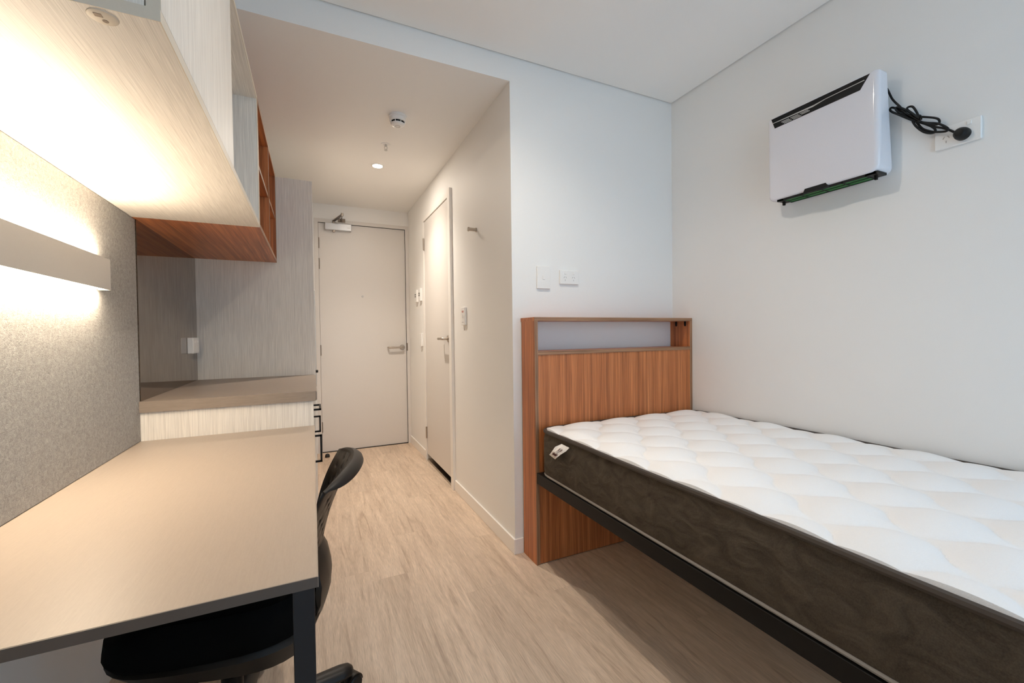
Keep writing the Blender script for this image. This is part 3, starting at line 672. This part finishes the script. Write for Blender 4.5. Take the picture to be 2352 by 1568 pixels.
# quilted top: diamond stitching 225 x 280 mm
NXq, NYq = 190, 370
b = bmesh.new(); V = []
QX, QY = 0.225, 0.281
for j in range(NYq+1):
    row = []
    for i in range(NXq+1):
        x = MX0+0.010+(MX1-MX0-0.020)*i/NXq; y = MY0+0.010+(MY1-MY0-0.020)*j/NYq
        wv = 0.03*math.sin(2*PI*(x/QX)*1.0)
        u = (x-1.187)/QX + (y-1.028)/QY; v = (x-1.187)/QX - (y-1.028)/QY
        u += 0.05*math.sin(2*PI*v); v += 0.05*math.sin(2*PI*u)
        h = (abs(math.sin(PI*u))**0.55)*(abs(math.sin(PI*v))**0.55)
        ex = min(x-MX0, MX1-x); ey = min(y-MY0, MY1-y)
        # rounded corners of the quilt panel
        e = min(ex, ey)
        rc = 0.080
        dx, dy = rc-ex, rc-ey
        if dx > 0 and dy > 0: e = rc-math.hypot(dx, dy)
        f = max(0.0, min(1.0, e/0.10)); f = f*(2-f)
        crown = 0.012*max(0.0, min(1.0, e/0.35))
        z = MZ1-0.0005 + f*0.004 + crown*0.25 + h*0.022*(0.30+0.70*f)
        if i in (0, NXq) or j in (0, NYq): z = MZ1-0.008
        px, py = x, y
        if dx > 0 and dy > 0 and math.hypot(dx, dy) > rc-0.010:
            s_ = (rc-0.010)/math.hypot(dx, dy)
            px = (MX0+rc-dx*s_) if x < 1.5 else (MX1-rc+dx*s_); py = (MY0+rc-dy*s_) if y < 0.8 else (MY1-rc+dy*s_)
        row.append(b.verts.new((px, py, z)))
    V.append(row)
for j in range(NYq):
    for i in range(NXq): b.faces.new((V[j][i], V[j][i+1], V[j+1][i+1], V[j+1][i]))
obj('quilted_top', b, 'quilt_white', mt, smooth=True, label='white diamond quilted top')
# sewn-in label on the border
G4 = [[(0.972, 1.576, 0.654), (0.971, 1.512, 0.652)], [(0.955, 1.600, 0.638), (0.962, 1.530, 0.634)], [(0.945, 1.612, 0.618), (0.950, 1.552, 0.616)], [(0.948, 1.636, 0.600), (0.944, 1.572, 0.598)], [(0.958, 1.660, 0.588), (0.955, 1.604, 0.582)]]
b = bmesh.new(); NA = 5; GR = []
for L_, R_ in G4:
    GR.append([b.verts.new(Vector(L_).lerp(Vector(R_), k/NA)+Vector((-0.002*math.sin(3*k+len(GR)*1.7), 0, 0))) for k in range(NA+1)])
for i in range(len(GR)-1):
    for k in range(NA): b.faces.new((GR[i][k], GR[i][k+1], GR[i+1][k+1], GR[i+1][k]))
tg = obj('sewn_label', b, 'tag_white', mt, label='small white sewn label with dark print')
sm = tg.modifiers.new('thick', 'SOLIDIFY'); sm.thickness = 0.0012; sm.offset = 0
def on_tag(u, v):
    """u across 0..1, v down 0..1 -> point just in front of the label"""
    f = v*(len(G4)-1); i = min(int(f), len(G4)-2); f -= i
    a = Vector(G4[i][0]).lerp(Vector(G4[i][1]), u); c_ = Vector(G4[i+1][0]).lerp(Vector(G4[i+1][1]), u)
    return a.lerp(c_, f)+Vector((-0.0040, -0.0015, 0.0010))
def print_poly(pts):
    b = bmesh.new(); prism(b, [on_tag(*q) for q in pts], (-0.0003, 0, 0)); obj('print', b, 'tag_print', tg)
print_poly([(0.28, 0.56), (0.86, 0.56), (0.80, 0.70), (0.32, 0.70)])
for u0 in (0.44, 0.66):
    print_poly([(u0, 0.22), (u0+0.07, 0.22), (u0+0.09, 0.33), (u0+0.02, 0.36)]); print_poly([(u0+0.02, 0.36), (u0+0.09, 0.33), (u0+0.02, 0.44), (u0-0.04, 0.46)])
print_poly([(0.36, 0.46), (0.40, 0.45), (0.40, 0.49), (0.36, 0.50)]); print_poly([(0.60, 0.47), (0.66, 0.46), (0.66, 0.51), (0.60, 0.51)])

# ------------------------------------------------------------------ wall heater
HY_L, HY_R, HZ0, HZ1, HXF = 1.287, 0.858, 1.728, 2.108, 1.922
ht = thing('panel_heater', 'white wall mounted panel heater with black vent strip', 'heater', (XR, 1.08, HZ0))
def hring(ins, x_off_frac):
    """outline at a fraction of the depth (0 front .. 1 back); the body is thinner towards the top"""
    pts = rrect(HY_R+ins, HY_L-ins, HZ0+ins*0.4, HZ1-ins*0.4, (0.026-ins*0.3, 0.026-ins*0.3, 0.012, 0.012), 6); out = []
    for y, z in pts:
        tz = (z-HZ0)/(HZ1-HZ0); dep = 0.092*(1-tz)+0.050*tz
        out.append((HXF+dep*x_off_frac, y, z))
    return out
rings = []
for k in range(7):
    a = PI/2*k/6; rings.append(hring(0.020*(1-math.sin(a)), 0.22*(1-math.cos(a))))
rings.append(hring(0.0, 1.0))
obj('body', loft(bmesh.new(), rings), 'gloss_white', ht, smooth=True)
def yz(x, pts): return [(x, y, z) for y, z in pts]
ZA, ZB = 2.054, 2.100
vt = obj('vent_strip', prism(bmesh.new(), yz(HXF-0.0012, [(1.268, ZB), (1.252, ZA), (0.920, ZA), (0.888, ZB)]), (0.003, 0, 0)), 'black_plastic', ht, label='black trapezoid vent strip')
xf = HXF-0.0016
obj('trim_line', prism(bmesh.new(), yz(xf, [(1.262, 2.081), (1.262, 2.0785), (1.090, 2.0725), (1.040, 2.0805), (0.905, 2.083), (0.905, 2.0855), (1.035, 2.083), (1.085, 2.079)]), (0.001, 0, 0)), 'silver_paint', vt)
for r_ in range(3):
    for q in range(3):
        ya = 1.222-q*0.040-r_*0.006
        if r_ == 2 and q == 2: continue
        obj('vent_slot', B(xf, xf+0.001, ya-0.034, ya, 2.0705-r_*0.0055-0.0028, 2.0705-r_*0.0055), 'silver_paint', vt)
for q in range(6):      # fine louvre ribs
    z = ZB-0.004-q*0.0035; obj('louvre', B(xf+0.0001, xf+0.001, 0.898+q*0.0022, 1.262-q*0.001, z-0.0009, z), 'black_metal', vt)
gx0, gx1 = 1.930, 1.993
fr = bmesh.new(); zf = HZ0-0.008
box(fr, gx0, gx0+0.006, 0.872, 1.245, zf, HZ0+0.004); box(fr, gx1, gx1+0.005, 0.905, 1.225, zf, HZ0+0.004)
for y in (0.905, 0.985, 1.065, 1.145, 1.222): box(fr, gx0, gx1, y-0.002, y+0.002, zf, HZ0+0.003)
box(fr, gx0, gx1, 0.866, 0.905, zf+0.002, HZ0+0.003); box(fr, gx0, gx1, 1.222, 1.248, zf+0.002, HZ0+0.003); xm_ = (gx0+gx1)/2; box(fr, xm_-0.002, xm_+0.002, 0.905, 1.222, zf, HZ0+0.003)
gr = obj('filter_frame', fr, 'black_plastic', ht, label='black intake filter frame under the heater')
for q in range(4):
    for a_, c_ in ((gx0+0.006, xm_-0.002), (xm_+0.002, gx1)):
        y0 = 0.907+q*0.08; obj('filter_mesh', B(a_, c_, y0, y0+0.076, zf+0.002, zf+0.004), 'filter_green', gr, label='green filter mesh')
obj('pull_tab', prism(bmesh.new(), yz(HXF-0.002, [(1.130, zf+0.001), (1.122, zf+0.020), (1.040, zf+0.020), (1.030, zf+0.001)]), (0.012, 0, 0)), 'black_plastic', ht)
for y in (0.885, 1.235): obj('clip', B(1.955, 1.965, y-0.004, y+0.004, zf-0.014, zf+0.004), 'black_metal', ht)
b = bmesh.new(); box(b, 1.985, XR-0.0005, 0.93, 1.22, 1.80, 1.86); box(b, 1.96, XR-0.0005, 0.93, 1.22, 1.99, 2.05)
obj('wall_bracket', b, 'black_metal', ht)
# power outlet with plug and bundled lead
t, p_ = plate('heater_outlet', 'white double power outlet beside the heater with black plug in it', (XR, 0.679, 1.803), NX, UY, 0.117, 0.076, 0.011, 'power outlet')
slots(p_, 0.028, -0.006, 0.011)
for u in (-0.03, 0.028): p_('rocker', u-0.006, u+0.006, 0.018, 0.031, 0.011, 0.0135, 'white_plastic', 0.001)
pc = Vector((XR-0.011, 0.664, 1.795))
plug_bm = lathe(bmesh.new(), pc, [(0, 0), (0.0205, 0.0), (0.0205, 0.012), (0.018, 0.024), (0.012, 0.033), (0.0, 0.035)], 24, NX)

xw = XR-0.030
def PX(px, py, x=xw):
    """point on the plane x = const in front of the right wall seen at a photo pixel (used only to read the bundle's outline)"""
    d = fw + r2*((px-1176)/F_PX) - u2*((py-784)/F_PX); k_ = x/d.x
    return Vector((0, 0, CAM_H)) + d*k_
def path(q, xs=None): return [PX(a, c_, xw + (xs[i] if xs else 0)) for i, (a, c_) in enumerate(q)]
lead = tube(bmesh.new(), [Vector((1.99, 0.875, 2.06))]+path([(2038, 205), (2050, 228), (2068, 246), (2078, 258), (2095, 268), (2118, 281), (2140, 290), (2165, 294), (2182, 299)])+[Vector((XR-0.036, 0.672, 1.797))], 0.0036, 10, 6)
cd_ = obj('power_cord', lead, 'black_plastic', ht, smooth=True, label='black power cord tied in a bundle')
obj('plug', plug_bm, 'black_plastic', cd_, smooth=True)
loops = [
    [(2112, 276), (2090, 266), (2066, 252), (2048, 247), (2046, 255), (2066, 264), (2090, 274), (2112, 282)],
    [(2112, 272), (2090, 258), (2070, 248), (2058, 247), (2060, 254), (2078, 266), (2100, 276), (2112, 279)],
    [(2112, 272), (2098, 262), (2084, 252), (2086, 246), (2096, 245), (2104, 255), (2110, 266), (2116, 274)],
    [(2106, 268), (2130, 269), (2152, 272), (2158, 279), (2152, 286), (2130, 284), (2110, 278)],
    [(2108, 279), (2130, 282), (2155, 284), (2176, 294), (2174, 301), (2155, 303), (2140, 302), (2120, 296), (2108, 284)],
    [(2096, 278), (2104, 290), (2120, 302), (2136, 306), (2148, 303), (2146, 295), (2132, 287), (2110, 280)]]
for i, lp in enumerate(loops):
    obj('lead_loop', tube(bmesh.new(), path(lp, [0.006*math.sin(i*2.1+j*0.9) for j in range(len(lp))]), 0.0036, 10, 6), 'black_plastic', cd_, smooth=True)
obj('tie', tube(bmesh.new(), path([(2105, 272), (2112, 264), (2116, 270), (2108, 284), (2104, 280), (2105, 272)], [0, 0.004, -0.012, -0.012, 0.004, 0]), 0.002, 8, 4), 'black_plastic', cd_, smooth=True)

# ------------------------------------------------------------------ office chair tucked under the desk
CX, CY = -0.215, 1.36
ch = thing('office_chair', 'black task chair with perforated plastic back tucked under the desk', 'chair', (CX, CY, 0))
# backrest shell: u across (-1 near .. 1 far), v up
def back_pt(u, v):
    z = 0.500 + 0.268*v
    xc = 0.010 + 0.020*v + 0.072*v*v
    half = 0.135 + 0.075*math.sin(min(v, 1)*PI*0.55)
    wrap = 0.057*(0.55+0.45*v)
    zz = z - 0.022*u*u*v - 0.004*(1-v)
    return Vector((xc - wrap*abs(u)**2.0 + 0.030*u*(0.4+0.6*v), CY+half*u, zz))
def cuts(n, a, c_): # alternate wide / narrow strips
    out = [0.0]; s = n*a+(n+1)*c_
    x = 0
    for k in range(2*n+1): x += (c_ if k % 2 == 0 else a)/s; out.append(x)
    return out
us = [2*t_-1 for t_ in cuts(13, 0.0080, 0.0210)]; vv_ = cuts(9, 0.0085, 0.0190)
b = bmesh.new(); Gd = [[b.verts.new(back_pt(u, v)) for u in us] for v in vv_]
for j in range(len(vv_)-1):
    for i in range(len(us)-1):
        if i % 2 == 1 and j % 2 == 1 and ((i//2)+(j//2)) % 2 == 0 and 2 <= j and 2 < i < len(us)-4: continue
        b.faces.new((Gd[j][i], Gd[j][i+1], Gd[j+1][i+1], Gd[j+1][i]))
bk = obj('backrest', b, 'chair_plastic', ch, smooth=True, label='perforated black plastic backrest')
s_ = bk.modifiers.new('thick', 'SOLIDIFY'); s_.thickness = 0.0032; s_.offset = 0
# rolled rim along the top
b = bmesh.new(); rings = []
for k in range(33):
    u = -1+2*k/32; p = back_pt(u, 1.0); e_ = max(0.25, (1-abs(u)**6))
    q = back_pt(min(u+0.02, 1), 1.0)-back_pt(max(u-0.02, -1), 1.0); nrm = Vector((q.y, -q.x, 0)).normalized()
    prof = [(-0.005, -0.010), (-0.004, 0.004), (0.004, 0.009), (0.016, 0.006), (0.028, -0.004), (0.031, -0.014), (0.024, -0.012), (0.012, -0.004), (0.004, -0.008)]
    rings.append([p+nrm*(a*e_)+Vector((0, 0, c_*e_)) for a, c_ in prof])
obj('rim', loft(b, rings), 'chair_plastic', bk, smooth=True)
# lower back shell and support bar curving under the seat
b = bmesh.new(); rings = []
for x, z, hw, th in ((0.012, 0.560, 0.090, 0.006), (0.030, 0.520, 0.120, 0.010), (0.040, 0.470, 0.135, 0.014), (0.036, 0.420, 0.130, 0.016), (0.020, 0.365, 0.100, 0.016), (-0.005, 0.310, 0.060, 0.016), (-0.045, 0.290, 0.040, 0.014), (-0.120, 0.300, 0.035, 0.014)):
    rings.append([(x-0.030*(abs(s)**2), CY+hw*s, z) for s in (-1, -0.6, -0.2, 0.2, 0.6, 1)] + [(x-0.030*(abs(s)**2)-th, CY+hw*s, z+th*0.3) for s in (1, 0.6, 0.2, -0.2, -0.6, -1)])
obj('back_support', loft(b, rings), 'chair_plastic', ch, smooth=True)
# seat: padded cushion with a waterfall front, on a plastic pan
def seat_ring(ins, z, dz=0.0, wf=0.03, bz=0.0):
    out = []
    for k in range(40):
        a = 2*PI*k/40; c0, s0 = math.cos(a), math.sin(a); e_ = 2.7
        x = CX-0.005+(0.235-ins)*(abs(c0)**(2/e_))*(1 if c0 > 0 else -1); y = CY+(0.245-ins)*(abs(s0)**(2/e_))*(1 if s0 > 0 else -1)
        t_ = max(0.0, (CX-0.06-x)/0.17); out.append((x, y, z-0.09*(x-CX)-wf*t_*t_-bz*(x-CX+0.235)+dz*abs((y-CY)/0.23)**3))
    return out
obj('seat_cushion', loft(bmesh.new(), [seat_ring(0.035, 0.415), seat_ring(0.006, 0.418), seat_ring(0.0, 0.430), seat_ring(0.004, 0.480, 0.004, 0.050), seat_ring(0.018, 0.502, 0.006, 0.075), seat_ring(0.055, 0.512, 0.004, 0.085), seat_ring(0.12, 0.506, 0, 0.085)]), 'chair_fabric', ch, smooth=True)
obj('seat_pan', loft(bmesh.new(), [seat_ring(0.08, 0.382, 0, 0.03, 0.11), seat_ring(0.025, 0.388, 0, 0.03, 0.10), seat_ring(0.004, 0.412, 0, 0.03, 0.03), seat_ring(0.02, 0.420)]), 'chair_plastic', ch, smooth=True)
obj('mechanism', B(CX-0.10, CX+0.10, CY-0.07, CY+0.07, 0.325, 0.384, bev=0.012, seg=2), 'black_metal', ch, smooth=True)
obj('adjust_lever', tube(bmesh.new(), [(CX-0.03, CY-0.06, 0.372), (CX-0.035, CY-0.16, 0.368), (CX-0.04, CY-0.205, 0.362)], [0.006, 0.009], 10, 5), 'black_plastic', ch, smooth=True)
obj('gas_lift', cyl(cyl(bmesh.new(), (CX, CY, 0.20), (CX, CY, 0.35), 0.014, n=20), (CX, CY, 0.075), (CX, CY, 0.225), 0.026, n=24), 'black_metal', ch, smooth=True)
obj('hub', lathe(bmesh.new(), (CX, CY, 0), [(0, 0.062), (0.045, 0.062), (0.050, 0.085), (0.040, 0.118), (0.028, 0.122)], 28), 'chair_plastic', ch, smooth=True)
for q in range(5):
    a = math.radians(13+72*q); d = Vector((math.cos(a), math.sin(a), 0)); s = Vector((-d.y, d.x, 0)); c0 = Vector((CX, CY, 0)); rings = []
    for r_, hw, z0, z1 in ((0.03, 0.034, 0.064, 0.116), (0.12, 0.031, 0.064, 0.110), (0.22, 0.030, 0.062, 0.102), (0.285, 0.030, 0.060, 0.098), (0.308, 0.025, 0.062, 0.094), (0.318, 0.012, 0.070, 0.086)):
        rr = []
        for k in range(12):
            t_ = 2*PI*k/12; rr.append(c0+d*r_+s*(hw*math.cos(t_))+Vector((0, 0, (z0+z1)/2+(z1-z0)/2*math.sin(t_))))
        rings.append(rr)
    lg = obj('base_leg', loft(bmesh.new(), rings), 'chair_plastic', ch, smooth=True)
    w0 = c0+d*0.300; wd_ = (s*0.4+d*0.9).normalized(); ax = Vector((-wd_.y, wd_.x, 0)); wc = w0+wd_*0.018+Vector((0, 0, 0.027))
    cs = bmesh.new(); lathe(cs, wc, [(0, 0.006), (0.022, 0.006), (0.0265, 0.009), (0.0265, 0.020), (0.022, 0.024), (0, 0.024)], 24, ax); lathe(cs, wc, [(0, -0.006), (0.022, -0.006), (0.0265, -0.009), (0.0265, -0.020), (0.022, -0.024), (0, -0.024)], 24, ax)
    cyl(cs, w0+Vector((0, 0, 0.045)), w0+Vector((0, 0, 0.068)), 0.008, n=12); cyl(cs, wc-ax*0.008, wc+ax*0.008, 0.012, n=12)
    obj('caster', cs, 'black_plastic', lg, smooth=True)
    hd = bmesh.new(); pts_ = [wc+wd_*(0.031*math.cos(t_))+Vector((0, 0, 0.031*math.sin(t_))) for t_ in [PI*1.05-PI*1.05*k/10 for k in range(11)]]
    inn = [wc+wd_*(0.0275*math.cos(t_))+Vector((0, 0, 0.0275*math.sin(t_))) for t_ in [PI*1.05*k/10 for k in range(11)]]
    prism(hd, [p-ax*0.018 for p in pts_+inn], ax*0.036); obj('caster_hood', hd, 'chair_plastic', lg, smooth=True)
